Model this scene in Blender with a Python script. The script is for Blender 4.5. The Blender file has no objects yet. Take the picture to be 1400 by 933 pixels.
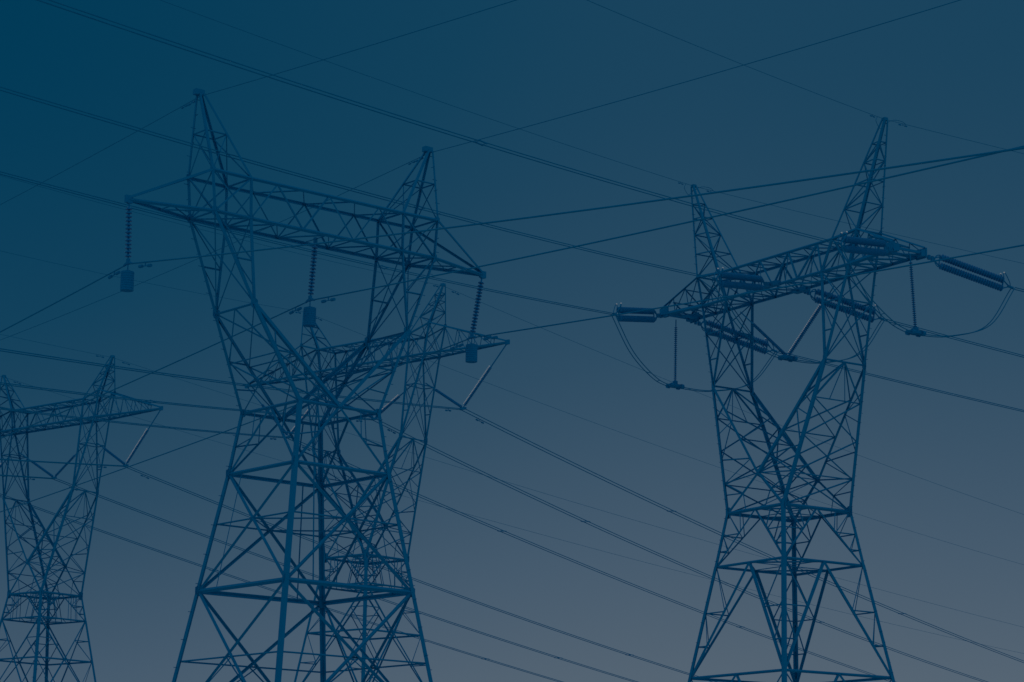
import bpy, math, random
from mathutils import Vector, Matrix, Quaternion
random.seed(4)
C = bpy.context.scene.collection
SC = bpy.context.scene

# ---------------------------------------------------------------- survey data (metres, radians)
POSE={}; DIM={}
F_PX=3373.48; PITCH=0.212792; ROLL=-0.012902
POSE['A']=(-10.9200,132.0399,0.70471)
POSE['D']=(20.8435,182.9420,-0.97448)
POSE['B']=(-12.5138,215.1786,-0.71183)
POSE['C']=(-46.5721,247.7749,-0.69343)
DIM['A']=dict(x1=7.644,x0=5.173,y1=7.426,y0=5.132,vt=1.152,vb=1.182,zt=38.087,zti=38.064,zb=35.845,xt=12.000,vt2=0.000,zt2=35.820,xa=7.862,za=42.536,xk=5.136,vk=1.800,zk=31.079,vc=2.500,zc=23.000,xw=2.603,vw=2.639,zw=26.066,x2=3.064,v2=3.048,z2=22.692,x3=4.103,v3=4.024,z3=16.333)
DIM['D']=dict(x1=9.320,x0=6.605,y1=8.546,y0=5.554,vt=1.160,vb=1.283,zt=48.125,zti=47.941,zb=45.638,xt=13.500,vt2=1.542,zt2=45.748,xa=11.257,za=56.239,xk=6.468,vk=1.926,zk=38.799,vc=2.890,zc=31.118,xw=3.159,vw=3.215,zw=28.361,x2=3.843,v2=3.801,z2=24.341,x3=5.303,v3=5.122,z3=16.083)
DIM['BC']=dict(x1=7.882,x0=5.573,y1=7.328,y0=5.372,vt=1.034,vb=0.974,zt=48.472,zti=47.792,zb=45.796,xt=16.000,vt2=0.000,zt2=45.800,xa=8.486,za=51.940,xk=5.328,vk=1.599,zk=38.616,vc=2.424,zc=31.638,xw=2.455,vw=2.565,zw=28.474,x2=2.862,v2=2.932,z2=25.968,x3=3.436,v3=3.542,z3=21.921)
CAM_H = 1.7
WIRE={
('A',1,1):(-0.0856,(-19.973,124.341,32.398),-0.0633,3.228),
('A',2,1):(-0.0856,(-11.104,131.884,32.327),-0.0671,2.943),
('A',3,1):(-0.0856,(-2.327,139.347,31.972),-0.0579,1.800),
('A',4,1):(-0.0856,(-16.909,126.947,42.386),-0.0279,3.352),
('A',5,1):(-0.0856,(-4.931,137.133,42.386),-0.0411,3.878),
('A',1,-1):(-0.0040,(-19.973,124.341,32.398),-0.1288,2.955),
('A',2,-1):(-0.0040,(-11.104,131.884,32.327),-0.0544,2.888),
('A',3,-1):(-0.0040,(-2.327,139.347,31.972),-0.0582,2.312),
('A',4,-1):(-0.0040,(-16.909,126.947,42.386),-0.0716,3.378),
('A',5,-1):(-0.0040,(-4.931,137.133,42.386),-0.0480,3.956),
('B',3,-1):(0.3157,(-4.126,207.942,40.705),-0.1412,2.361),
('B',2,-1):(0.3157,(-12.074,214.799,40.967),-0.1521,3.695),
('B',1,-1):(0.3157,(-20.230,221.836,40.457),-0.1330,3.187),
('B',5,-1):(0.3157,(-6.088,209.635,51.840),-0.1388,2.681),
('B',4,-1):(0.3157,(-18.939,220.722,51.840),-0.1390,3.815),
('B',3,1):(0.0328,(-4.126,207.942,40.705),-0.1737,3.449),
('B',2,1):(0.0328,(-12.074,214.799,40.967),-0.1893,4.465),
('B',1,1):(0.0328,(-20.230,221.836,40.457),-0.1713,3.067),
('B',5,1):(0.0328,(-6.088,209.635,51.840),-0.0920,2.349),
('B',4,1):(0.0328,(-18.939,220.722,51.840),-0.0942,2.291),
('C',3,-1):(-0.0987,(-37.935,240.596,40.670),-0.0835,3.194),
('C',2,-1):(-0.0987,(-46.224,247.485,40.417),-0.0687,3.202),
('C',1,-1):(-0.0987,(-55.109,254.870,40.500),-0.0000,3.200),
('C',5,-1):(-0.0987,(-40.046,242.351,51.840),0.0131,3.183),
('C',4,-1):(-0.0987,(-53.098,253.199,51.840),-0.0000,3.200),
('C',3,1):(-0.0919,(-37.935,240.596,40.670),-0.2106,4.093),
('C',2,1):(-0.0919,(-46.224,247.485,40.417),-0.2015,3.574),
('C',1,1):(-0.0919,(-55.109,254.870,40.500),-0.1927,2.930),
('C',5,1):(-0.0919,(-40.046,242.351,51.840),-0.1132,1.517),
('C',4,1):(-0.0919,(-53.098,253.199,51.840),-0.1137,1.693),
('D',1,-1):(0.4114,(7.833,187.359,44.441),-0.1075,3.789),
('D',2,-1):(0.4114,(14.624,175.069,44.390),-0.1105,3.433),
('D',3,-1):(0.4114,(22.235,163.941,44.267),-0.1169,3.171),
('D',4,-1):(0.4114,(14.522,192.256,56.239),-0.0925,2.511),
('D',5,-1):(0.4114,(27.165,173.628,56.239),-0.1158,3.183),
('D',1,1):(-0.1369,(21.813,198.731,44.033),-0.1115,3.246),
('D',2,1):(-0.1369,(28.899,187.306,44.270),-0.1177,3.219),
('D',3,1):(-0.1369,(36.759,176.279,44.259),-0.0914,3.200),
('D',4,1):(-0.1369,(14.522,192.256,56.239),-0.0839,3.437),
('D',5,1):(-0.1369,(27.165,173.628,56.239),-0.0686,3.217),
}

# ---------------------------------------------------------------- camera
cam = bpy.data.cameras.new('camera'); cam_o = bpy.data.objects.new('camera', cam); C.objects.link(cam_o)
cam.sensor_width = 36.0; cam.lens = F_PX / 1400 * 36.0
cam.clip_start = 0.5; cam.clip_end = 20000
cam_o.matrix_world = (Matrix.Translation((0, 0, CAM_H)) @ Matrix.Rotation(math.pi/2 + PITCH, 4, 'X')
                      @ Matrix.Rotation(-ROLL, 4, 'Z'))
SC.camera = cam_o

# ---------------------------------------------------------------- sky, fill light, exposure
FILL_EL, FILL_AZ = math.radians(14), math.radians(-62)     # azimuth from +Y (view direction) towards +X
world = bpy.data.worlds.new('World'); SC.world = world; world.use_nodes = True
nt = world.node_tree; nt.nodes.clear()
N = nt.nodes.new; L = nt.links.new
out = N('ShaderNodeOutputWorld'); bg = N('ShaderNodeBackground'); L(bg.outputs[0], out.inputs[0])
tc = N('ShaderNodeTexCoord'); sep = N('ShaderNodeSeparateXYZ'); L(tc.outputs['Generated'], sep.inputs[0])
def math_node(op, a, b=None):
    n = N('ShaderNodeMath'); n.operation = op
    for i, v in enumerate((a, b)):
        if v is None: continue
        if isinstance(v, (int, float)): n.inputs[i].default_value = v
        else: L(v, n.inputs[i])
    return n.outputs[0]
low = N('ShaderNodeMapRange'); L(sep.outputs['Z'], low.inputs['Value'])          # 0 high up, 1 at the horizon
low.inputs['From Min'].default_value = .345; low.inputs['From Max'].default_value = 0.0
side_ = N('ShaderNodeMapRange'); side_.interpolation_type = 'SMOOTHSTEP'; L(sep.outputs['X'], side_.inputs['Value'])
side_.inputs['From Min'].default_value = -.24; side_.inputs['From Max'].default_value = .09
tone = math_node('ADD', math_node('MULTIPLY', math_node('POWER', low.outputs[0], 1.8), 1.15/1.45),
                 math_node('MULTIPLY', side_.outputs[0], (.29/1.45)))
ramp = N('ShaderNodeValToRGB'); L(tone, ramp.inputs[0])
def srgb(r, g, b):
    f = lambda c: (c/255/12.92) if c/255 <= .04045 else ((c/255+.055)/1.055)**2.4
    return (f(r), f(g), f(b), 1)
els = ramp.color_ramp.elements
STOPS = [(0.0, (0, 58, 87)), (.22, (18, 65, 92)), (.30, (27, 68, 94)), (.50, (46, 77, 100)), (.78, (70, 91, 110)), (1.0, (84, 100, 115)), (1.45, (106, 114, 124))]
els[0].position = 0; els[0].color = srgb(*STOPS[0][1]); els[1].position = 1; els[1].color = srgb(*STOPS[-1][1])
for p_, c_ in STOPS[1:-1]:
    el = els.new(p_/1.45); el.color = srgb(*c_)
L(ramp.outputs[0], bg.inputs[0]); bg.inputs[1].default_value = 1.0

# very wide overhead fill light, added to even out shading on the steel
FILL_EL, FILL_AZ = math.radians(84), math.radians(190)     # azimuth from +Y (view direction) towards +X
fill_light = bpy.data.lights.new('fill_light', 'SUN'); fill_light.energy = 0.62; fill_light.angle = math.radians(170); fill_light.color = (1, .97, .92)
fill_light_o = bpy.data.objects.new('fill_light', fill_light); C.objects.link(fill_light_o)
sd = Vector((math.sin(FILL_AZ)*math.cos(FILL_EL), math.cos(FILL_AZ)*math.cos(FILL_EL), math.sin(FILL_EL)))
fill_light_o.rotation_mode = 'QUATERNION'; fill_light_o.rotation_quaternion = sd.to_track_quat('Z', 'Y')
fill_light_o.location = sd * 300

SC.view_settings.view_transform = 'Standard'; SC.view_settings.look = 'None'
SC.view_settings.exposure = 0; SC.view_settings.gamma = 1

# ---------------------------------------------------------------- materials
def mat(name, col, rough=.6, spec=.25, noise=None, metal=0.0):
    m = bpy.data.materials.new(name); m.use_nodes = True
    b = m.node_tree.nodes['Principled BSDF']; n = m.node_tree.nodes.new; l = m.node_tree.links.new
    b.inputs['Base Color'].default_value = (*col, 1); b.inputs['Roughness'].default_value = rough
    b.inputs['Specular IOR Level'].default_value = spec; b.inputs['Metallic'].default_value = metal
    if noise:
        sc, c2, amt = noise
        t = n('ShaderNodeTexCoord'); nz = n('ShaderNodeTexNoise'); nz.inputs['Scale'].default_value = sc
        nz.inputs['Detail'].default_value = 5
        l(t.outputs['Object'], nz.inputs['Vector'])
        mr = n('ShaderNodeMapRange'); mr.inputs['From Min'].default_value = .35; mr.inputs['From Max'].default_value = .68
        mr.inputs['To Max'].default_value = amt; l(nz.outputs[0], mr.inputs['Value'])
        mx = n('ShaderNodeMix'); mx.data_type = 'RGBA'; l(mr.outputs[0], mx.inputs[0])
        mx.inputs[6].default_value = (*col, 1); mx.inputs[7].default_value = (*c2, 1)
        l(mx.outputs[2], b.inputs['Base Color'])
    return m
M_STEEL = mat('navy_painted_steel', (.0, .172, .385), .8, .02, (1.3, (.0, .19, .41), .7))
M_PLATE = mat('navy_plate_steel', (.0, .168, .385), .8, .02, (3.0, (.0, .187, .41), .7))
M_CABLE = mat('weathered_conductor', (.0, .17, .37), .8, .02, (0.6, (.0, .19, .40), .6))
M_GLASS = mat('glazed_insulator', (.0, .165, .40), .45, .05, (2.0, (.0, .185, .43), .6))
M_GLINT   = mat('painted_glint_white', (.85, .88, .88), .12, .7)  # white that stands in for sun glints on strings and horns
M_IRON  = mat('cast_iron_weight', (.0, .158, .375), .85, .02, (4.0, (.0, .178, .40), .7))
M_BOUNCE_GROUND = mat('pale_bounce_ground', (.56, .55, .53), .95, .05, (0.05, (.64, .62, .59), 1.0))  # unseen ground, made pale to bounce light up under the steel

# ---------------------------------------------------------------- object helpers
def link(name, me, parent=None):
    o = bpy.data.objects.new(name, me); C.objects.link(o)
    if parent is not None: o.parent = parent
    return o
def tag(o, label=None, cat=None, group=None, kind=None):
    if label: o['label'] = label
    if cat: o['category'] = cat
    if group: o['group'] = group
    if kind: o['kind'] = kind
    return o
def thing(name, label, cat, mtx, group=None):
    o = bpy.data.objects.new(name, None); C.objects.link(o); o.matrix_world = mtx
    o.empty_display_size = .5
    return tag(o, label, cat, group)
def mesh(name, vs, fs, m, smooth=False):
    me = bpy.data.meshes.new(name); me.from_pydata([tuple(v) for v in vs], [], fs); me.update()
    me.materials.append(m)
    if smooth: me.polygons.foreach_set('use_smooth', [True]*len(me.polygons))
    return me
class MB:
    def __init__(s): s.v = []; s.f = []
    def add(s, vs, fs):
        k = len(s.v); s.v += [Vector(v) for v in vs]; s.f += [tuple(i+k for i in f) for f in fs]; return s
    def xf(s, mtx):
        s.v = [mtx @ v for v in s.v]; return s
    def build(s, name, m, parent=None, smooth=False):
        return link(name, mesh(name, s.v, s.f, m, smooth), parent)

T_ = .16
LS = [(-.5, -.5), (.5, -.5), (.5, -.5+T_), (-.5+T_, -.5+T_), (-.5+T_, .5), (-.5, .5)]
def l_geom():
    vs = [(x, y, 0) for x, y in LS] + [(x, y, 1) for x, y in LS]
    fs = [(i, (i+1) % 6, (i+1) % 6+6, i+6) for i in range(6)]
    fs += [(3, 2, 1, 0), (5, 4, 3, 0), (6, 7, 8, 9), (6, 9, 10, 11)]
    return vs, fs
LV, LF = l_geom()
ME_BAR = mesh('angle_bar', LV, LF, M_STEEL)
def bar_matrix(p, q, w, axis=None):
    """L section from p to q, its heel turned away from the tower axis"""
    p = Vector(p); q = Vector(q); d = q - p; ln = d.length; z = d / ln
    mid = (p+q)/2
    ref = Vector((mid.x, mid.y, 0)) if axis is None else Vector(axis)
    if ref.length < .2: ref = Vector((0, 0, 1))
    u = ref - z*ref.dot(z)
    if u.length < 1e-3: u = z.orthogonal()
    u.normalize(); v = z.cross(u)
    x = (v-u).normalized(); y = z.cross(x)          # local (-,-) corner is the heel
    return Matrix(((x.x*w, y.x*w, z.x*ln, p.x), (x.y*w, y.y*w, z.y*ln, p.y), (x.z*w, y.z*w, z.z*ln, p.z), (0, 0, 0, 1)))
def bar(name, p, q, w, parent, axis=None):
    o = link(name, ME_BAR, parent); o.matrix_basis = bar_matrix(p, q, w, axis); return o
def bars(mb, pts, w, axis=None):
    for a, b in zip(pts, pts[1:]):
        m = bar_matrix(a, b, w, axis); mb.add([m @ Vector(v) for v in LV], LF)
    return mb
def tube(mb, pts, r, n=6, cap=True):
    pts = [Vector(p) for p in pts]; rings = []; prev = None
    for i, p in enumerate(pts):
        t = (pts[min(i+1, len(pts)-1)] - pts[max(i-1, 0)]).normalized()
        if prev is None: u = t.orthogonal().normalized()
        else:
            u = prev - t*prev.dot(t); u.normalize()
        prev = u; v = t.cross(u); rr = r[i] if isinstance(r, (list, tuple)) else r
        rings.append([p + u*rr*math.cos(2*math.pi*k/n) + v*rr*math.sin(2*math.pi*k/n) for k in range(n)])
    vs = [x for rg in rings for x in rg]; fs = []
    for i in range(len(pts)-1):
        for k in range(n): fs.append((i*n+k, i*n+(k+1) % n, (i+1)*n+(k+1) % n, (i+1)*n+k))
    if cap: fs += [tuple(range(n))[::-1], tuple((len(pts)-1)*n+k for k in range(n))]
    return mb.add(vs, fs)
def lathe(mb, prof, n=12):
    """profile [(r,z)] round the local z axis"""
    vs = []; fs = []
    for r, z in prof:
        for k in range(n): vs.append((r*math.cos(2*math.pi*k/n), r*math.sin(2*math.pi*k/n), z))
    for i in range(len(prof)-1):
        for k in range(n): fs.append((i*n+k, i*n+(k+1) % n, (i+1)*n+(k+1) % n, (i+1)*n+k))
    fs += [tuple(range(n))[::-1], tuple((len(prof)-1)*n+k for k in range(n))]
    return mb.add(vs, fs)
def box(mb, c, s):
    c = Vector(c); x, y, z = [k/2 for k in s]
    vs = [c+Vector((a*x, b*y, d*z)) for a in (-1, 1) for b in (-1, 1) for d in (-1, 1)]
    return mb.add(vs, [(0, 1, 3, 2), (4, 6, 7, 5), (0, 4, 5, 1), (2, 3, 7, 6), (0, 2, 6, 4), (1, 5, 7, 3)])
def align(p, q):
    """matrix at p with local z towards q"""
    d = Vector(q)-Vector(p); return Matrix.Translation(p) @ d.to_track_quat('Z', 'Y').to_matrix().to_4x4()
def lerp(a, b, t): return Vector(a).lerp(Vector(b), t)

def plate_mesh():
    n = 8; prof = [(.5, .42), (.5, -.2), (.28, -.5), (-.28, -.5), (-.5, -.2), (-.5, .42), (-.22, .58), (.22, .58)]
    vs = [(x, -.5, z) for x, z in prof] + [(x, .5, z) for x, z in prof]
    fs = [(i, (i+1) % n, (i+1) % n+n, i+n) for i in range(n)] + [tuple(range(n))[::-1], tuple(range(n, 2*n))]
    return mesh('gusset_plate', vs, fs, M_PLATE)
ME_PLATE = plate_mesh()
def plate(p, s, parent, yaw=0., thick=.05, tall=1.1):
    o = link('gusset_plate', ME_PLATE, parent)
    o.matrix_basis = Matrix.Translation(p) @ Matrix.Rotation(yaw, 4, 'Z') @ Matrix.Diagonal((s, thick, s*tall, 1)); return o

# ---------------------------------------------------------------- ground
gs = 40; gv = []; gf = []
for i in range(gs+1):
    for j in range(gs+1):
        x = -6000+12000*i/gs; y = -6000+12000*j/gs
        gv.append((x, y, -0.02 - 0.6*(1-math.exp(-((x*x+y*y)/4e6)))*abs(math.sin(x*.002+y*.0013))))
for i in range(gs):
    for j in range(gs):
        a = i*(gs+1)+j; gf.append((a, a+gs+1, a+gs+2, a+1))
tag(link('ground', mesh('ground', gv, gf, M_BOUNCE_GROUND)), kind='structure')

# ---------------------------------------------------------------- lattice towers
def tmat(t):
    X, Y, a = POSE[t]; return Matrix.Translation((X, Y, 0)) @ Matrix.Rotation(a, 4, 'Z')
def loc(t, x, v, z): return tmat(t) @ Vector((x, v, z))

def tower(t, label, style, W):
    """style: 'K' waist and splayed body with inverted-V panels, 'X' body with crossed panels"""
    D = DIM['BC' if t in 'BC' else t]
    root = thing('transmission_tower', label, 'transmission tower', tmat(t), 'steel lattice transmission towers')
    g = lambda a, su, b, sv, z: Vector((su*D[a], sv*D[b], D[z]))
    to = lambda su, sv: g('x1', su, 'vt', sv, 'zt'); ti = lambda su, sv: g('x0', su, 'vt', sv, 'zti')
    bo = lambda su, sv: g('y1', su, 'vb', sv, 'zb'); bi = lambda su, sv: g('y0', su, 'vb', sv, 'zb')
    K = lambda su, sv: g('xk', su, 'vk', sv, 'zk'); Wn = lambda su, sv: g('xw', su, 'vw', sv, 'zw')
    L2 = lambda su, sv: g('x2', su, 'v2', sv, 'z2'); L3 = lambda su, sv: g('x3', su, 'v3', sv, 'z3')
    sx = (D['x3']-D['x2'])/(D['z2']-D['z3']); sv_ = (D['v3']-D['v2'])/(D['z2']-D['z3'])
    def below(z): return lambda su, sv: Vector((su*(D['x3']+sx*(D['z3']-z)), sv*(D['v3']+sv_*(D['z3']-z)), z))
    L4 = below(D['z3']*(.74 if t in 'BC' else .5)); G = below(0.0)
    if style == 'K': Cn = lambda sv: Vector((0, sv*D['vc'], D['zc']))
    else: Cn = lambda sv: Vector((0, sv*D['vw'], D['zw']))
    wl, wc, wb, wr = W
    S = (-1, 1)
    # --- four legs, ground to crossarm
    legs = {}
    for su in S:
        for sv in S:
            mb = MB()
            bars(mb, [G(su, sv), L4(su, sv), L3(su, sv), L2(su, sv)], wl*1.2)
            bars(mb, [L2(su, sv), Wn(su, sv)], wl*1.08)
            bars(mb, [Wn(su, sv), K(su, sv)], wl*(.92 if style == 'X' else 1.0))
            bars(mb, [K(su, sv), bo(su, sv), to(su, sv)], wc)
            b0 = G(su, sv); box(mb, (b0.x, b0.y, .06), (1.0, 1.0, .35))
            legs[su, sv] = mb.build('leg', M_STEEL, root)
    def face_corners(F): # four faces as corner index pairs
        return [((-1, -1), (1, -1)), ((1, -1), (1, 1)), ((1, 1), (-1, 1)), ((-1, 1), (-1, -1))]
    def ring(fn, w, name='horizontal_beam'):
        for a, b in face_corners(None): bar(name, fn(*a), fn(*b), w, root)
    def cross(a0, a1, b0, b1, w, parent, name='brace', horiz=False):
        bar(name, a0, b1, w, parent); bar(name, b0, a1, w*.98, parent)
        if horiz: bar(name, lerp(a0, a1, .5), lerp(b0, b1, .5), w*.7, parent)
    # --- body
    ring(Wn, wb*(1.35 if style == 'X' else 1.75)); ring(L2, wb*(1.3 if style == 'K' else 1.6)); ring(L3, wb*(1.35 if style == 'K' else 1.9)); ring(L4, wb*1.2)
    def invV(top, bot, w, doub=0.):
        for a, b in face_corners(None):
            m = (top(*a)+top(*b))/2
            for c in (a, b):
                f = bot(*c); bar('brace', m, f, w, root)
                t0 = top(*c)
                # redundant members between leg and the inverted V
                p1 = lerp(t0, f, .42); q1 = lerp(m, f, .42); bar('redundant_brace', p1, q1, wr, root)
                p2 = lerp(t0, f, .72); q2 = lerp(m, f, .72); bar('redundant_brace', p2, q2, wr, root)
                bar('redundant_brace', t0, q1, wr, root); bar('redundant_brace', p1, q2, wr, root)
    if style == 'K':
        invV(Wn, L2, wb)
        if t in 'BC':
            for a, b in face_corners(None):       # tall crossed panel, tied where the diagonals meet
                m = (L3(*a)+L3(*b))/2
                for c in (a, b):
                    bar('brace', L2(*c), m, wb*1.3, root); bar('brace', m, L4(*c), wb*1.3, root)
                    bar('redundant_brace', lerp(L2(*c), L3(*c), .5), lerp(L2(*c), m, .5), wr, root)
                    bar('redundant_brace', L3(*c), lerp(L2(*c), m, .5), wr, root)
                    bar('redundant_brace', lerp(L3(*c), L4(*c), .45), lerp(m, L4(*c), .45), wr, root)
                    bar('redundant_brace', L3(*c), lerp(m, L4(*c), .45), wr, root)
                for k in (.14, .3, .7, .86):
                    bar('redundant_brace', lerp(Wn(*a), Wn(*b), k), lerp(L2(*a), L2(*b), k+(.08 if k < .5 else -.08)), wr, root)
        else:
            invV(L2, L3, wb*1.65); invV(L3, L4, wb*1.4)
        invV(L4, G, wb*1.3)
        for fn in (Wn, L2):
            ms = [(fn(*a)+fn(*b))/2 for a, b in face_corners(None)]
            for i in range(4): bar('horizontal_beam', ms[i], ms[(i+1) % 4], wb*.8, root)
            bar('horizontal_beam', ms[0], ms[2], wb*.7, root); bar('horizontal_beam', ms[1]+Vector((0, 0, .06)), ms[3]+Vector((0, 0, .06)), wb*.7, root)
        for a, b in face_corners(None):   # small truss hanging under the waist beam
            A, B = Wn(*a), Wn(*b); f, h = L2(*a), L2(*b); m = (A+B)/2
            for k in (.22, .78):
                q = lerp(A, B, k); e = lerp(m, f if k < .5 else h, .38); bar('redundant_brace', q, e, wr, root)
    else:
        for a, b in face_corners(None):
            m = (Wn(*a)+Wn(*b))/2
            for c in (a, b):
                bar('brace', m, L2(*c), wb*1.15, root)
                bar('redundant_brace', lerp(Wn(*c), m, .45), lerp(L2(*c), m, .55), wr, root)
                bar('redundant_brace', lerp(Wn(*c), L2(*c), .55), lerp(L2(*c), m, .55), wr, root)
        def xpanel(top, bot, w):
            nodes = []
            for a, b in face_corners(None):
                A, B, c, d = top(*a), top(*b), bot(*a), bot(*b)
                bar('brace', A, d, w, root); bar('brace', B, c, w*.96, root)
                wt, wbm = (A-B).length, (c-d).length; k = wt/(wt+wbm)
                x = lerp(A, d, k); nodes.append(x)
                la, lb = lerp(A, c, k), lerp(B, d, k)
                bar('horizontal_beam', la, x, wb*.7, root); bar('horizontal_beam', x, lb, wb*.7, root)
                for s_, pt in ((.30, 0), (.70, 1)):
                    up = lerp(A, B, .5*s_ + .25*(s_ > .5)+.05); dn = lerp(c, d, .5*s_+.22*(s_ > .5)+.06)
                    if s_ < .5: bar('redundant_brace', up, dn, wr*.9, root)
            for i in range(4): bar('redundant_brace', nodes[i], nodes[(i+1) % 4], wr, root)
        xpanel(L2, L3, wb*1.45)
        for a, b in face_corners(None):
            A, B, c, d = L3(*a), L3(*b), L4(*a), L4(*b)
            bar('brace', A, d, wb*1.5, root); bar('brace', B, c, wb*1.47, root)
            k = .46; la, lb = lerp(A, c, k), lerp(B, d, k); qa, qb = lerp(A, d, k), lerp(B, c, k)
            bar('redundant_brace', la, qa, wr*1.1, root); bar('redundant_brace', lb, qb, wr*1.1, root)
            bar('redundant_brace', qa, lerp(A, c, .95), wr, root); bar('redundant_brace', qb, lerp(B, d, .95), wr, root)
        xpanel(L4, G, wb*1.4)
    # --- Y arms: inner chords and crotch legs per side
    cols = {}
    for su in S:
        mb = MB()
        for sv in S:
            bars(mb, [ti(su, sv), bi(su, sv), K(su, sv)], wc)
            bars(mb, [K(su, sv), Cn(sv)], wc*(1.22 if style == 'X' else 1.18))
            if style == 'K': bars(mb, [Cn(sv), Wn(-su, sv)], wc*.9)
        cols[su] = col = mb.build('column', M_STEEL, root)
        ax = (su, 0, 0)
        bar('brace', K(su, -1), K(su, 1), wb, col)
        for sv in S:
            # triangular window-side faces between crossarm and K
            o, i, k = bo(su, sv), bi(su, sv), K(su, sv)
            for tt in ((.50,) if style == 'X' else (.36, .68)):
                bar('brace', lerp(o, k, tt), lerp(i, k, tt), wb*.8, col)
            if style == 'X':
                bar('brace', o, lerp(i, k, .5), wb*.75, col); bar('brace', lerp(o, k, .5), lerp(i, k, .8), wr, col)
            else:
                bar('brace', i, lerp(o, k, .36), wb*.8, col); bar('brace', lerp(i, k, .36), lerp(o, k, .68), wr, col)
            # between outer leg and crotch leg, K down to the waist
            w_, c_ = Wn(su, sv), Cn(sv)
            if style == 'X':
                bar('brace', lerp(k, w_, .48), lerp(k, c_, .48), wb*.75, col)
                bar('brace', lerp(k, w_, .48), lerp(k, c_, .24), wr*1.1, col)
                bar('brace', lerp(k, w_, .48), c_, wb*.7, col)
                bar('redundant_brace', lerp(k, w_, .76), lerp(lerp(k, w_, .48), c_, .5), wr, col)
            else:
                pk = [.2, .42, .64, .84]
                for n_, tt in enumerate(pk):
                    a_, b_ = lerp(k, w_, tt*.92), lerp(k, c_, tt)
                    if n_ in (1, 3): bar('brace', a_, b_, wr*1.1, col)
                    if n_: 
                        pv = pk[n_-1]
                        bar('brace', lerp(k, w_, pv*.92), b_, wr*1.15, col) if n_ % 2 else bar('brace', lerp(k, c_, pv), a_, wr*1.15, col)
                bar('brace', c_, lerp(k, w_, .77), wb*.7, col)
                m_ = lerp(c_, Wn(su, sv), .5); bar('redundant_brace', m_, lerp(k, w_, .86), wr, col)
                bar('redundant_brace', m_, lerp(k, w_, .77), wr, col)
                bar('redundant_brace', m_, lerp(Wn(su, sv), Wn(-su, sv), .33), wr, col)
        # outer and inner faces of the upper column
        if style == 'X':
            cross(bo(su, -1), K(su, -1), bo(su, 1), K(su, 1), wb*.7, col)
            cross(bi(su, -1), K(su, -1), bi(su, 1), K(su, 1), wb*.65, col)
        else:
            for f_ in (bo, bi):
                m1, m2 = lerp(f_(su, -1), K(su, -1), .36), lerp(f_(su, 1), K(su, 1), .36)
                bar('brace', m1, m2, wb*.8, col)
                cross(m1, K(su, -1), m2, K(su, 1), wb*.75, col)
                cross(f_(su, -1), m1, f_(su, 1), m2, wb*.6, col)
        # outer face K to waist
        if style == 'X':
            h1, h2 = lerp(K(su, -1), Wn(su, -1), .5), lerp(K(su, 1), Wn(su, 1), .5)
            mk = (K(su, -1)+K(su, 1))/2
            bar('brace', mk, h1, wb*.75, col); bar('brace', mk, h2, wb*.75, col)
            bar('brace', h1, h2, wb*.6, col)
            cross(h1, Wn(su, -1), h2, Wn(su, 1), wb*.7, col)
            c1, c2 = lerp(K(su, -1), Cn(-1), .5), lerp(K(su, 1), Cn(1), .5)
            cross(K(su, -1), c1, K(su, 1), c2, wb*.65, col); bar('brace', c1, c2, wb*.6, col)
            cross(c1, Cn(-1), c2, Cn(1), wb*.65, col)
        else:
            mk = (K(su, -1)+K(su, 1))/2
            r = [.26, .52, .78]
            p = [[lerp(K(su, s_), Wn(su, s_), k_) for k_ in r]+[Wn(su, s_)] for s_ in S]
            bar('brace', mk, p[0][0], wb*1.1, col); bar('brace', mk, p[1][0], wb*1.1, col)
            bar('brace', p[0][0], p[1][0], wr, col)
            for k_ in (.33, .66):
                bar('redundant_brace', mk, lerp(p[0][0], p[1][0], k_), wr*.9, col)
            for i_ in range(3): cross(p[0][i_], p[0][i_+1], p[1][i_], p[1][i_+1], wb*.8, col)
            bar('brace', p[0][2], p[1][2], wr, col)
            q = [[lerp(K(su, s_), Cn(s_), k_) for k_ in (0, .3, .62, 1)] for s_ in S]
            bar('brace', mk, q[0][1], wb*.9, col); bar('brace', mk, q[1][1], wb*.9, col)
            for i_ in (1, 2): cross(q[0][i_], q[0][i_+1], q[1][i_], q[1][i_+1], wb*.8, col)
            bar('brace', q[0][2], q[1][2], wr, col)
            if su > 0:
                bar('brace', q[0][3], q[1][3], wb*.8, col)
                cross(Cn(-1), (Wn(-1, -1)+Wn(1, -1))/2, Cn(1), (Wn(-1, 1)+Wn(1, 1))/2, wr*1.1, col)
        # gussets
        if style == 'X':
            for sv in S: plate(K(su, sv), .44, root, 0, .03); plate(Wn(su, sv), .36, root, 0, .03); plate(L2(su, sv), .46, root, 0, .03); plate(L3(su, sv), .46, root, 0, .03)
        else:
            for sv in S: plate(K(su, sv), .42, root, 0, .04, 1.5); plate(Wn(su, sv), .6, root, 0, .04, 1.3); plate(Cn(sv)+Vector((0, .02*su*sv+.01, 0)), .42, root, 0, .03) if su > 0 else None
        for sv in S: plate(bo(su, sv), .42 if style == 'X' else .38, root, 0, .03); plate(to(su, sv), .34, root, 0, .03); plate(bi(su, sv), .32, root, 0, .03)
    # --- crossarm
    mb = MB()
    blunt = D['vt2'] > .3
    tip = lambda su, sv: Vector((su*D['xt'], sv*D['vt2'], D['zt2']))
    for sv in S:
        bars(mb, [to(-1, sv), ti(-1, sv), ti(1, sv), to(1, sv)], wc*.95)
        bars(mb, [bo(-1, sv), bi(-1, sv), bi(1, sv), bo(1, sv)], wc)
        for su in S:
            bars(mb, [bo(su, sv), tip(su, sv)], wc*(1.3 if blunt else .95))
            bars(mb, [to(su, sv), tip(su, sv)+Vector((0, 0, .12 if not blunt else .5))], wc*.85)
    arm = mb.build('crossarm', M_STEEL, root)
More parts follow.
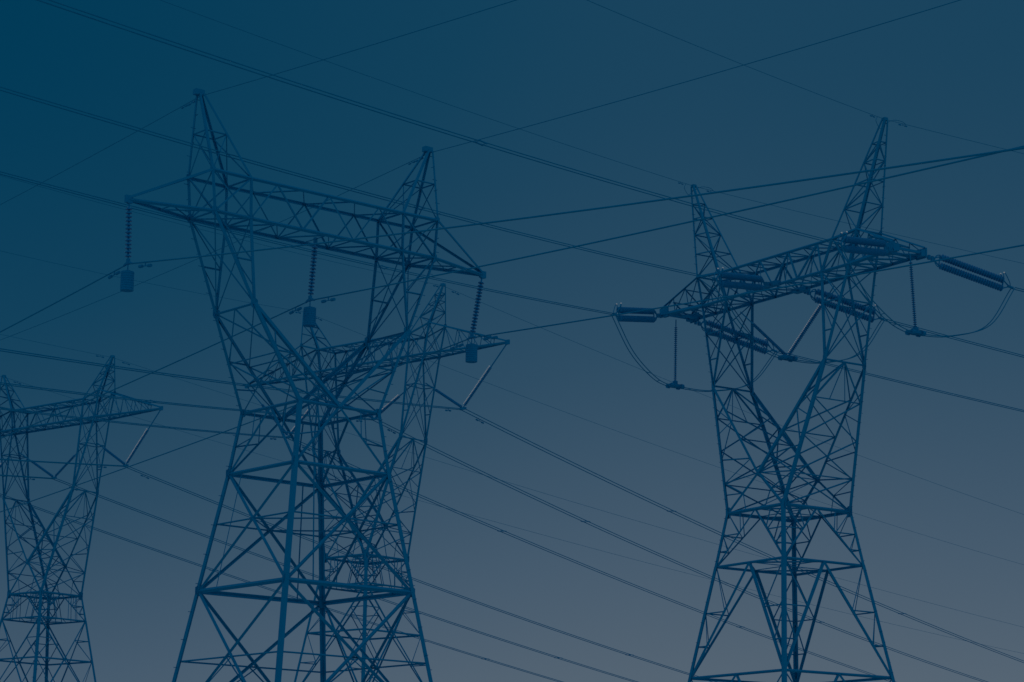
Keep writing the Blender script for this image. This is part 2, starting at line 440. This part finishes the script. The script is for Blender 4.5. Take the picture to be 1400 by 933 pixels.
    n = 6 if style == 'X' else 8
    for sv in S:
        tp = [lerp(ti(-1, sv), ti(1, sv), i/n) for i in range(n+1)]
        bt = [lerp(bi(-1, sv), bi(1, sv), i/n) for i in range(n+1)]
        for i in range(n):
            if i % 2 == 0: bar('brace', bt[i], tp[i+1], wb*(1.15 if blunt else .85), arm)
            else: bar('brace', tp[i], bt[i+1], wb*(1.15 if blunt else .85), arm)
        if style == 'K':
            for i in range(1, n, 2): bar('redundant_brace', tp[i], bt[i], wr*.8, arm)
    for f_, k_ in ((ti, 1), (bi, 0)):
        a_ = [lerp(f_(-1, -1), f_(1, -1), i/n) for i in range(n+1)]; b_ = [lerp(f_(-1, 1), f_(1, 1), i/n) for i in range(n+1)]
        for i in range(n):
            bar('brace', (a_ if (i+k_) % 2 else b_)[i], (b_ if (i+k_) % 2 else a_)[i+1], wb*.7, arm)
            if i and (style == 'K' or k_ == 0): bar('redundant_brace', a_[i], b_[i], wr, arm)
    for su in S:
        for f_, h_ in ((to, 1), (ti, 0)):
            pass
        bar('brace', to(su, -1), to(su, 1), wb*.9, arm); bar('brace', ti(su, -1), ti(su, 1), wb*.9, arm)
        bar('brace', bo(su, -1), bo(su, 1), wb*.9, arm); bar('brace', bi(su, -1), bi(su, 1), wb*.9, arm)
        for sv in S:   # panel over the column
            bar('brace', bo(su, sv), ti(su, sv), wb*1.05, arm)
            bar('brace', to(su, sv), bi(su, sv), wb*.8, arm)
        cross(bo(su, -1), bi(su, -1), bo(su, 1), bi(su, 1), wr, arm); cross(to(su, -1), bo(su, -1), to(su, 1), bo(su, 1), wr*1.1, arm)
        # outer arm
        na = 2 if style == 'X' else (5 if not blunt else 3)
        for sv in S:
            B_ = [lerp(bo(su, sv), tip(su, sv), i/na) for i in range(na+1)]
            T2 = [lerp(to(su, sv), tip(su, sv)+Vector((0, 0, .12 if not blunt else .5)), i/na) for i in range(na+1)]
            if style == 'K':
                for i in range(na):
                    bar('brace', T2[i], B_[i+1], wr*1.1, arm) if i < na-1 or blunt else None
                    if i: bar('redundant_brace', T2[i], B_[i], wr, arm)
        for f_ in ((bo, to) if style == 'K' else (bo,)):
            P0 = [lerp(f_(su, -1), tip(su, -1), i/na) for i in range(na+1)]; P1 = [lerp(f_(su, 1), tip(su, 1), i/na) for i in range(na+1)]
            for i in range(na):
                if i: bar('redundant_brace', P0[i], P1[i], wr, arm)
                if i < na-1 or blunt: bar('brace', P0[i], P1[i+1], wr*(1.5 if blunt else 1), arm)
            if style == 'X': bar('brace', P0[1], P1[0], wr, arm)
        e = MB()
        if blunt:
            box(e, (su*(D['xt']+.02), 0, D['zt2']+.1), (.14, 2*D['vt2']-.5, .18))
            for sv in S:
                box(e, (su*(D['xt']-.35), sv*(D['vt2']+.02), D['zt2']+.14), (1.05, .12, .74)); box(e, (su*(D['xt']-.1), sv*(D['vt2']-.22), D['zt2']+.1), (.5, .5, .5))
            box(e, (su*(D['xt']-.9), 0, D['zt2']-.02), (.16, 2*D['vt2'], .2))
        else:
            box(e, (su*(D['xt']+.02), 0, D['zt2']+.03), (.42, .16, .4))
        e.build('end_plate', M_PLATE, arm)
    if blunt:   # anchor brackets of the middle phase
        for sv in S:
            e = MB(); box(e, (.1, sv*(D['vb']+.18), D['zb']+.05), (1.5, .5, .34)); e.build('anchor_bracket', M_PLATE, arm)
    # --- earth wire peaks
    for su in S:
        ap = Vector((su*D['xa'], 0, D['za']))
        mb = MB()
        base = [to(su, -1), ti(su, -1), ti(su, 1), to(su, 1)]
        tops = [ap+Vector((dx*.12, dv*.12, -.05)) for dx, dv in ((su, -1), (-su, -1), (-su, 1), (su, 1))]
        for b_, t_ in zip(base, tops): bars(mb, [b_, t_], wc*.8, axis=(b_-Vector((su*(D['x0']+D['x1'])/2, 0, b_.z))))
        if style == 'X': box(mb, ap+Vector((-.12, 0, .02)), (.55, .34, .3))
        else: box(mb, ap+Vector((0, 0, 0)), (.34, .34, .22))
        pk = mb.build('earth_wire_peak', M_STEEL, root)
        lv = [0, .52, 1] if style == 'X' else ([0, .25, .46, .64, .8] if t == 'D' else [0, .34, .6, .8])
        for i in range(len(lv)-1):
            for k in range(4):
                a0, a1 = base[k], tops[k]; b0, b1 = base[(k+1) % 4], tops[(k+1) % 4]
                p0, p1 = lerp(a0, a1, lv[i]), lerp(a0, a1, lv[i+1]); q0, q1 = lerp(b0, b1, lv[i]), lerp(b0, b1, lv[i+1])
                if i+1 < len(lv) and lv[i+1] < .95: bar('brace', p1, q1, wr*1.1, pk)
                if style == 'X':
                    if i == 0: bar('brace', p0, q1, wb*.62, pk); (bar('brace', q0, p1, wb*.62, pk) if k % 2 else None)
                else:
                    bar('brace', *( (p0, q1) if (i+k) % 2 == 0 else (q0, p1)), wr*1.1, pk)
    # --- step bolts on two legs
    for su, sv in (((1, -1), (-1, 1)) if t != 'D' else ((-1, -1), (1, 1))):
        mb = MB()
        path = [L4(su, sv), L3(su, sv), L2(su, sv), Wn(su, sv), K(su, sv), bo(su, sv), to(su, sv), Vector((su*D['xa'], 0, D['za']))]
        outw = Vector((su, sv, 0)).normalized()
        alt = 0
        for a_, b_ in zip(path, path[1:]):
            ln = (b_-a_).length; n_ = max(1, int(ln/.75))
            for i in range(n_):
                c_ = lerp(a_, b_, (i+.5)/n_); alt ^= 1
                d_ = (outw + Vector((-sv, su, 0))*(.8 if alt else -.8)*su*sv).normalized()
                tube(mb, [c_, c_+d_*.34], .022, 4)
        tag(mb.build('step_bolts', M_STEEL, legs[su, sv]), kind='stuff')
    return root

tower('A', 'large near lattice tower at left, carrying straight insulator strings with drum weights', 'X', (.20, .155, .098, .06))
tower('D', 'lattice tower standing alone at right with tension insulators and looping jumper cables', 'K', (.235, .18, .112, .072))
tower('B', 'slimmer lattice tower with V shaped insulators, tangled behind the large near left tower', 'K', (.195, .155, .088, .062))
tower('C', 'far lattice tower with V shaped insulators, cut by the left edge', 'K', (.20, .16, .09, .064))

# ---------------------------------------------------------------- insulators
def disc_geom(r, h):
    # cap and pin disc: cap, flaring skirt, ribbed underside (local z points away from the support)
    return [(.10*r/.19*.5, 0), (.055, h*.35), (r*.55, h*.45), (r*.93, h*.66), (r, h*.80), (r*.9, h*.86), (r*.3, h*.78), (.03, h)]
def thin_disc(r, h):
    return [(.07, 0), (.07, h*.3), (r*.8, h*.42), (r, h*.6), (r*.97, h*.7), (r*.35, h*.68), (.06, h)]
def disc_mesh(name, r, h, m, n=14):
    mb = MB(); lathe(mb, (thin_disc if r > .21 else disc_geom)(r, h), n); return mesh(name, mb.v, mb.f, m, True)

ME_DISC_A = disc_mesh('insulator_disc', .18, .24, M_GLASS)
ME_DISC_D = disc_mesh('insulator_disc', .26, .22, M_GLASS, 12)
def string_of_discs(root, me, pitch, p, q):
    """individual discs from local p to q under root"""
    p = Vector(p); q = Vector(q); n_ = int((q-p).length/pitch); m0 = align(p, q)
    for i in range(n_):
        o = link('disc', me, root); o.matrix_basis = m0 @ Matrix.Translation((0, 0, (i+.5)*((q-p).length/n_)-pitch/2))

# tower A: suspension strings, clamps, drum weights
A_BOT = {'left': ((-12.0, 35.82), (-11.884, 32.398)), 'middle': ((0, 35.845), (-.241, 32.327)), 'right': ((12.0, 35.82), (11.28, 31.972))}
WHERE = {'left': 'left arm tip', 'middle': 'middle of the crossarm', 'right': 'right arm tip'}
for k, ((u0, z0), (u1, z1)) in A_BOT.items():
    top = Vector((u0, 0, z0-.02)); bot = Vector((u1, 0, z1))
    m = tmat('A') @ Matrix.Translation(top)
    r = thing('insulator_string', 'straight ribbed insulator string under the %s of the large near left tower' % WHERE[k], 'insulator', m, 'straight suspension insulator strings')
    d = (bot-top); u = d.normalized()
    mb = MB(); tube(mb, [u*-.1, u*.34], .05, 6); tube(mb, [u*.1, d], .035, 6); box(mb, u*.05, (.18, .14, .3)); mb.build('hanger_rod', M_PLATE, r)
    string_of_discs(r, ME_DISC_A, .2, u*.30, d-u*.38)
    mb = MB(); tube(mb, [Vector((0, -.42, -.05)), Vector((0, -.2, .03)), Vector((0, .2, .03)), Vector((0, .42, -.05))], [.05, .085, .085, .05], 6); box(mb, (0, 0, .12), (.12, .2, .3)); mb.xf(Matrix.Translation(d)); mb.build('clamp', M_PLATE, r)
    w = thing('drum_weight', 'dark drum weight hanging under the %s of the large near left tower' % WHERE[k], 'counterweight', tmat('A') @ Matrix.Translation(bot+Vector((.0, 0, -.42))), 'drum weights under the conductors')
    mb = MB(); R = .345; prof = [(R*.92, -1.02)]
    for q in range(8):
        z0 = -1.01+q*.126; prof += [(R, z0), (R, z0+.112), (R*.965, z0+.115), (R*.965, z0+.124)]
    lathe(mb, prof+[(R*.92, 0)], 22); mb.build('drum', M_IRON, w, False)
    mb = MB(); tube(mb, [Vector((0, 0, -.02)), Vector((0, 0, .44))], .035, 6); box(mb, (0, 0, .03), (.2, .2, .08)); mb.build('hook', M_PLATE, w)

# towers B and C: V strings
VB = {'B': {'right': (11.078, 40.705), 'middle': (.581, 40.967), 'left': (-10.191, 40.457)}, 'C': {'right': (11.231, 40.67), 'middle': (.453, 40.417), 'left': (-11.1, 40.5)}}
def stack(mb, p, q, r, pitch, n=10):
    p = Vector(p); q = Vector(q); ln = (q-p).length; k = int(ln/pitch); m0 = align(p, q)
    for i in range(k):
        s = MB(); lathe(s, [(.05, 0), (r*.8, pitch*.25), (r, pitch*.55), (r*.85, pitch*.7), (.05, pitch*.98)], n)
        s.xf(m0 @ Matrix.Translation((0, 0, i*ln/k))); mb.add(s.v, s.f)
TNAME = {'B': 'tower behind the large one', 'C': 'far tower at the left edge'}
for t in 'BC':
    D = DIM['BC']
    kx = lambda z, f: f + (D['xk']-f)*(D['zb']-z)/(D['zb']-D['zk'])
    for ph, (bu, bz) in VB[t].items():
        bot = Vector((bu, 0, bz))
        if ph == 'middle': tops = [('left', Vector((-kx(43.6, D['y0']), 0, 43.6)), .34), ('right', Vector((kx(43.6, D['y0']), 0, 43.6)), .36)]
        else:
            s = 1 if ph == 'right' else -1
            inner = (Vector((s*kx(43.4, D['y1']), 0, 43.4)), .25); outer = (Vector((s*D['xt'], 0, D['zb']-.05)), .345)
            tops = [('left', *(inner if s > 0 else outer)), ('right', *(outer if s > 0 else inner))]
        for side, tp, gap in tops:
            r = thing('insulator_string', '%s limb of the V insulator at the %s arm, %s' % (side, ph, TNAME[t]) if ph != 'middle' else '%s V insulator limb in the window of the %s' % (side, TNAME[t]),
                      'insulator', tmat(t) @ Matrix.Translation(tp), 'V shaped insulator strings')
            d = bot-tp
            mb = MB(); tube(mb, [Vector((0, 0, 0)), d*(gap+.05)], .06, 5); tube(mb, [d*gap, d], .05, 5); mb.build('link_rod', M_PLATE, r)
            mb = MB(); stack(mb, d*(gap+.02), d*.96, .14, .155, 10); tag(mb.build('disc_stack', M_GLASS, r, True), kind='stuff')
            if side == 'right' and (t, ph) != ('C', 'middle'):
                # pale beads added along right-hand limbs to paint in sun glints
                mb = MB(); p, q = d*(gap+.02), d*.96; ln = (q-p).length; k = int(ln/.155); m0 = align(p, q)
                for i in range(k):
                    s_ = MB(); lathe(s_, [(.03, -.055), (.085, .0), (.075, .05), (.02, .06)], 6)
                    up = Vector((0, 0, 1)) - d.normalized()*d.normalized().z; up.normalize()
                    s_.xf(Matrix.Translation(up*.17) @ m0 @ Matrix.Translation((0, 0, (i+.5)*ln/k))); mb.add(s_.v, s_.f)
                tag(mb.build('glint_beads', M_GLINT, r, True), kind='stuff')
        y = MB(); box(y, bot+Vector((0, 0, -.06)), (.7, .12, .2)); 
        yk = y.build('bundle_clamp', M_PLATE); yk.matrix_world = tmat(t)
        tag(yk, 'small clamp under the V insulator, %s phase of the %s' % (ph, TNAME[t]), 'clamp', 'clamps at the foot of V shaped insulators')

# tower D: tension strings, jumper strings, jumpers
STR = {'left': [(-13.5, -1.54, 45.688), (-10.961, -8.285, 44.441), (-13.5, 1.54, 45.688), (-12.52, 9.67, 44.033)],
       'middle': [(0.0, -1.54, 45.688), (3.022, -9.567, 44.39), (0.0, 1.54, 45.688), (0.914, 9.116, 44.27)],
       'right': [(13.5, -1.54, 45.688), (16.503, -9.519, 44.267), (13.5, 1.54, 45.688), (14.451, 9.426, 44.259)]}
DNAME = {'left': 'left arm', 'middle': 'crossarm middle', 'right': 'right arm'}
for ph, (n0, n1, f0, f1) in STR.items():
    for (p, q, dirn) in ((n0, n1, 'left'), (f0, f1, 'right')):
        p = Vector(p); q = Vector(q); d = q-p; ln = d.length; z = d/ln
        up = (Vector((0, 0, 1)) - z*z.z).normalized(); side = z.cross(up)
        r = thing('tension_insulator', 'paired tension insulator strings reaching %s from the %s of the right hand tower' % (dirn, DNAME[ph]), 'insulator', tmat('D') @ Matrix.Translation(p), 'paired tension insulators of the right hand tower')
        mb = MB(); h = .33
        a0, a1 = .17*ln, .88*ln
        tube(mb, [Vector(), z*(a0*.62)], .055, 6)
        for s_ in (-1, 1): tube(mb, [z*a0*.6 + up*.08*s_, z*a0*.95+up*h*s_], .05, 6)
        for k_ in (.28, .5): tube(mb, [z*(a0*k_)-up*.16-side*.02, z*(a0*k_)+up*.16], .12, 6)
        mb.build('anchor_link', M_PLATE, r)
        mb = MB()   # arched yoke at the tower end
        arc = [z*(a0*.96) + up*(h+.12)*math.cos(a)*1.0 - z*.42*math.sin(a) for a in [math.pi*i/10 for i in range(11)]]
        tube(mb, arc, .045, 6); tube(mb, [arc[0], arc[-1]], .05, 6); mb.build('yoke', M_PLATE, r)
        for s_ in (-1, 1): string_of_discs(r, ME_DISC_D, .215, z*a0+up*h*s_, z*a1+up*h*s_)
        mb = MB()
        for s_ in (-1, 1): tube(mb, [z*a0+up*h*s_, z*a1+up*h*s_], .075, 6)
        mb.build('core_rod', M_PLATE, r)
        mb = MB()   # yoke at the line end
        for s_ in (-1, 1): tube(mb, [z*a1+up*h*s_, z*(ln*.955)], .05, 6)
        tube(mb, [z*a1-up*h, z*a1+up*h], .06, 6); tube(mb, [z*ln*.94, z*ln], .1, 6)
        mb.build('line_yoke', M_PLATE, r)
        for s_ in (-1, 1):
            mb = MB()
            pts = [z*(ln*.965)+side*.05*s_, z*(ln*.94)+up*(.22)+side*.2*s_, z*(ln*.90)+up*.55+side*.26*s_, z*(ln*.875)+up*.78+side*.24*s_, z*(ln*.86)+up*.80+side*.2*s_, z*(ln*.862)+up*.62+side*.18*s_, z*(ln*.88)+up*.36+side*.12*s_]
            tube(mb, pts, .035, 6); hn = mb.build('arcing_horn', M_PLATE, r)
            mb = MB(); lathe(mb, [(.02, -.06), (.06, -.03), (.06, .03), (.02, .06)], 8); mb.xf(Matrix.Translation(z*(ln*.863)+up*.82+side*.2*s_)); mb.build('horn_tip', M_GLINT, hn)  # white tip colour paints in a glint on the horn

JB = {'left': (-13.72, 40.16), 'right': (14.0, 39.71), 'middle': (.096, 40.15)}
for ph in ('left', 'right'):
    bu, bz = JB[ph]; tp = Vector((math.copysign(13.6, bu), 0, 45.6)); bot = Vector((bu, 0, bz)); d = bot-tp
    r = thing('insulator_string', 'slim vertical insulator string hanging from the %s of the right hand tower' % DNAME[ph], 'insulator', tmat('D') @ Matrix.Translation(tp), 'jumper insulators of the right hand tower')
    mb = MB(); tube(mb, [Vector(), d], .045, 6); mb.build('hanger_rod', M_PLATE, r)
    string_of_discs(r, disc_mesh('insulator_disc', .14, .17, M_GLASS, 12), .16, d*.10, d*.93)
    mb = MB()
    for s_ in (-1, 1):
        for e in (-1, 1): lathe_pts = tube(mb, [d+Vector((s_*.26, e*.5-.12, -.02)), d+Vector((s_*.26, e*.5+.12, -.02))], .19, 8)
    box(mb, d+Vector((0, 0, .02)), (.5, 1.2, .22)); lathe(mb, [(.26, 0), (.3, .2), (.12, .42)], 10) if False else None
    box(mb, d+Vector((0, 0, .2)), (.3, .3, .4)); mb.build('jumper_weight', M_IRON, r)
for side, s_ in (('left', -1), ('right', 1)):
    bu, bz = JB['middle']; bot = Vector((bu, 0, bz+.1)); tp = Vector((s_*5.45, 0, 44.75)); d = bot-tp
    r = thing('insulator_string', '%s limb of the V insulator in the window of the right hand tower' % side, 'insulator', tmat('D') @ Matrix.Translation(tp), 'jumper insulators of the right hand tower')
    mb = MB(); tube(mb, [Vector(), d], .05, 6); mb.build('link_rod', M_PLATE, r)
    string_of_discs(r, ME_DISC_D if False else disc_mesh('insulator_disc', .13 if s_ < 0 else .155, .17, M_GLASS, 12), .16, d*.27, d*.96)
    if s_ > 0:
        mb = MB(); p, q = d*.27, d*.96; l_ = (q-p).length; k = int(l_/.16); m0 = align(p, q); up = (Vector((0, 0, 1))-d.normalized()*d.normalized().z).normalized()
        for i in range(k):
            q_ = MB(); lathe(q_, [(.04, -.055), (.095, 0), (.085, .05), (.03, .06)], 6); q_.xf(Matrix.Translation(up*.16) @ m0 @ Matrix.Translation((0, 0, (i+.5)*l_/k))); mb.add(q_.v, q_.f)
        tag(mb.build('glint_beads', M_GLINT, r, True), kind='stuff')  # row of white beads imitating glints on this limb
mb = MB(); bu, bz = JB['middle']
for s_ in (-1, 1):
    for e in (-1, 1): tube(mb, [Vector((bu+s_*.26, e*.5-.12, bz)), Vector((bu+s_*.26, e*.5+.12, bz))], .19, 8)
box(mb, (bu, 0, bz+.05), (.5, 1.2, .25))
jw = mb.build('jumper_weight', M_IRON); jw.matrix_world = tmat('D')
tag(jw, 'dark clamp weight under the V insulator in the window of the right hand tower', 'counterweight')

def smooth_path(ctrl, n=10):
    out_ = []; P = [ctrl[0]*2-ctrl[1]]+ctrl+[ctrl[-1]*2-ctrl[-2]]
    for i in range(1, len(P)-2):
        for k in range(n):
            t = k/n; a, b, c, d = P[i-1], P[i], P[i+1], P[i+2]
            out_.append(.5*((2*b)+(c-a)*t+(2*a-5*b+4*c-d)*t*t+(3*b-a-3*c+d)*t**3))
    return out_+[ctrl[-1]]
for ph, (n0, n1, f0, f1) in STR.items():
    bu, bz = JB[ph]; n1 = Vector(n1); f1 = Vector(f1); bot = Vector((bu, 0, bz))
    for s_, nm in ((-1, 'first'), (1, 'second')):
        off = Vector((s_*.22, 0, 0))
        ctrl = [n1+off, n1.lerp(bot, .25)+Vector((0, .3, -1.55))+off, n1.lerp(bot, .62)+Vector((0, .2, -1.45))+off, bot+Vector((0, -.6, -.05))+off, bot+Vector((0, .6, -.08))+off,
                bot.lerp(f1, .36)+Vector((0, 0, -1.45))+off, bot.lerp(f1, .7)+Vector((0, .35, -1.75))+off, f1+off]
        pts = smooth_path(ctrl, 8); o = thing('jumper_cable', '%s of two looping jumper cables under the %s of the right hand tower' % ('left' if s_ < 0 else 'right', DNAME[ph]), 'jumper cable', tmat('D') @ Matrix.Translation(bot), 'looping jumper cables of the right hand tower')
        mb = MB(); tube(mb, [p-bot for p in pts], .038, 6); mb.build('cable', M_CABLE, o, True)
        if s_ < 0:
            mb = MB()
            for idx in (14, 18, 44): tube(mb, [pts[idx]-bot, pts[idx]-bot+Vector((.44, 0, 0))], .03, 5)
            mb.build('spacer', M_PLATE, o)

# ---------------------------------------------------------------- wires
cmi = cam_o.matrix_world.inverted()
def on_screen(p, mx=560, my=380):
    c = cmi @ p
    if c.z > -12: return False
    x = 700 + F_PX*c.x/-c.z; y = 466.5 - F_PX*c.y/-c.z
    return -mx < x < 1400+mx and -my < y < 933+my
def wire_pts(key):
    t, _, side = key; dl, P0, s, c = WIRE[key]; a = POSE[t][2]+dl
    d = Vector((-math.sin(a), math.cos(a), 0))*side; pts = []; T = 0.0; P0 = Vector(P0)
    while T < 420:
        p = P0 + d*T + Vector((0, 0, s*T+c*1e-4*T*T))
        if p.z < 3 or (T > 20 and not on_screen(p)): break
        pts.append(p); T += 1.5 if T < 12 else 5
    return pts, d
def wire_obj(name, label, cat, group, keys, r, off=0., dampers=(), dz=0., spacers=(), loop=0):
    """one continuous cable through its clamp (keys: the span on either side)"""
    segs = [wire_pts(k) for k in keys]
    t = keys[0][0]; a = POSE[t][2]; o_ = Vector((math.cos(a), math.sin(a), 0))*off + Vector((0, 0, dz))
    pts = segs[0][0]
    if len(segs) > 1: pts = segs[0][0][::-1] + segs[1][0][1:]
    base = Vector(WIRE[keys[0]][1])+o_
    root = thing(name, label, cat, Matrix.Translation(base), group)
    mb = MB(); tube(mb, [p+o_-base for p in pts], r, 6); mb.build('strand', M_CABLE, root, True)
    for ki, dist, size in dampers:
        P, d = segs[ki]; s, c = WIRE[keys[ki]][2:4]
        p = Vector(WIRE[keys[ki]][1]) + d*dist + Vector((0, 0, s*dist+c*1e-4*dist*dist)) + o_ - base
        mb = MB(); z = (d+Vector((0, 0, s))).normalized(); dn = Vector((0, 0, -1))*.16*size
        tube(mb, [p-z*.42*size+dn, p+z*.42*size+dn], .022*size, 5)
        for e in (-1, 1): tube(mb, [p+z*(.22*e)*size+dn, p+z*(.46*e)*size+dn], .07*size, 6)
        tube(mb, [p, p+dn], .03*size, 5); mb.build('vibration_damper', M_PLATE, root)
    for ki, dist in spacers:          # ties to the twin wire beside it
        P, d = segs[ki]; s, c = WIRE[keys[ki]][2:4]
        p = Vector(WIRE[keys[ki]][1]) + d*dist + Vector((0, 0, s*dist+c*1e-4*dist*dist)) + o_ - base
        q = p + Vector((math.cos(a), math.sin(a), 0))*(-2*off)
        if not on_screen(p+base, 0, 0): continue
        mb = MB(); tube(mb, [p+d*.3, q+d*.3], .018, 5); tube(mb, [p-d*.3, q-d*.3], .018, 5)
        for e in (p, q): tube(mb, [e-d*.38, e+d*.38], .045, 6)
        mb.build('spacer', M_PLATE, root)
    if loop:                          # slack loop past the peak of a tension tower
        (P, d0), (Q, d1) = segs
        pts = [d0*1.3+Vector((0, 0, WIRE[keys[0]][2]*1.3)), d0*1.6+Vector((0, 0, -.55)), d0*.9+Vector((0, 0, -.95)), d0*.2+Vector((0, 0, -.5)),
               d1*.7+Vector((0, 0, .02)), d1*1.5+Vector((0, 0, .05)), d1*1.9+Vector((0, 0, WIRE[keys[1]][2]*1.9))]
        mb = MB(); tube(mb, smooth_path(pts, 5), .024, 5); mb.build('slack_loop', M_CABLE, root)
    return root
PH = {1: 'left', 2: 'middle', 3: 'right'}
for k, ph in PH.items():
    wire_obj('power_line', 'single thick conductor clamped under the %s of the large near left tower' % WHERE[ph], 'power line', 'single conductors of the large near left tower', (('A', k, 1), ('A', k, -1)), .040, 0, ((0, 1.55, 1.25), (1, 1.7, 1.25)))
for k, ph in ((4, 'left'), (5, 'right')):
    wire_obj('earth_wire', 'thin earth wire crossing the %s peak of the large near left tower' % ph, 'earth wire', 'thin earth wires', (('A', k, 1), ('A', k, -1)), .023, 0, ((0, 1.0, .8), (0, 1.8, .7)))
for t in 'BC':
    for k in (3, 2, 1):
        for s_ in (-1, 1):
            wire_obj('power_line', '%s wire of the %s twin conductor of the %s' % ('lower' if s_ < 0 else 'upper', PH[k], TNAME[t]), 'power line', 'twin conductors of the rear towers',
                     ((t, k, -1), (t, k, 1)), .040, s_*.27, ((0, 2.6, 1.1), (1, 2.6, 1.1)) if s_ < 0 else (), -.12, ((0, 38), (1, 31), (1, 74), (1, 121)) if s_ < 0 else ())
    for k, nm in ((5, 'right'), (4, 'left')):
        wire_obj('earth_wire', 'thin earth wire over the %s peak of the %s' % (nm, TNAME[t]), 'earth wire', 'thin earth wires', ((t, k, -1), (t, k, 1)), .019, 0, ((0, 1.5, 1.0), (1, 1.7, 1.0)))
DSHORT = {'left': 'left arm', 'middle': 'crossarm middle', 'right': 'right arm'}
for k in (1, 2, 3):
    for s_ in (-1, 1):
        for sd_, nm in ((-1, 'leftward'), (1, 'rightward')):
            wire_obj('power_line', '%s twin wire running %s from the %s of the right hand tower' % ('lower' if s_ < 0 else 'upper', nm, DSHORT[PH[k]]), 'power line', 'twin conductors of the right hand tower', (('D', k, sd_),), .034, s_*.2, (), 0., ((0, 24+7*k), (0, 66+9*k)) if s_ < 0 else ())
for k, nm in ((4, 'left'), (5, 'right')):
    wire_obj('earth_wire', 'thin earth wire over the %s peak of the right hand tower' % nm, 'earth wire', 'thin earth wires', (('D', k, -1), ('D', k, 1)), .021, 0, ((0, 2.2, .8), (1, 1.6, .8)), 0., (), 1)
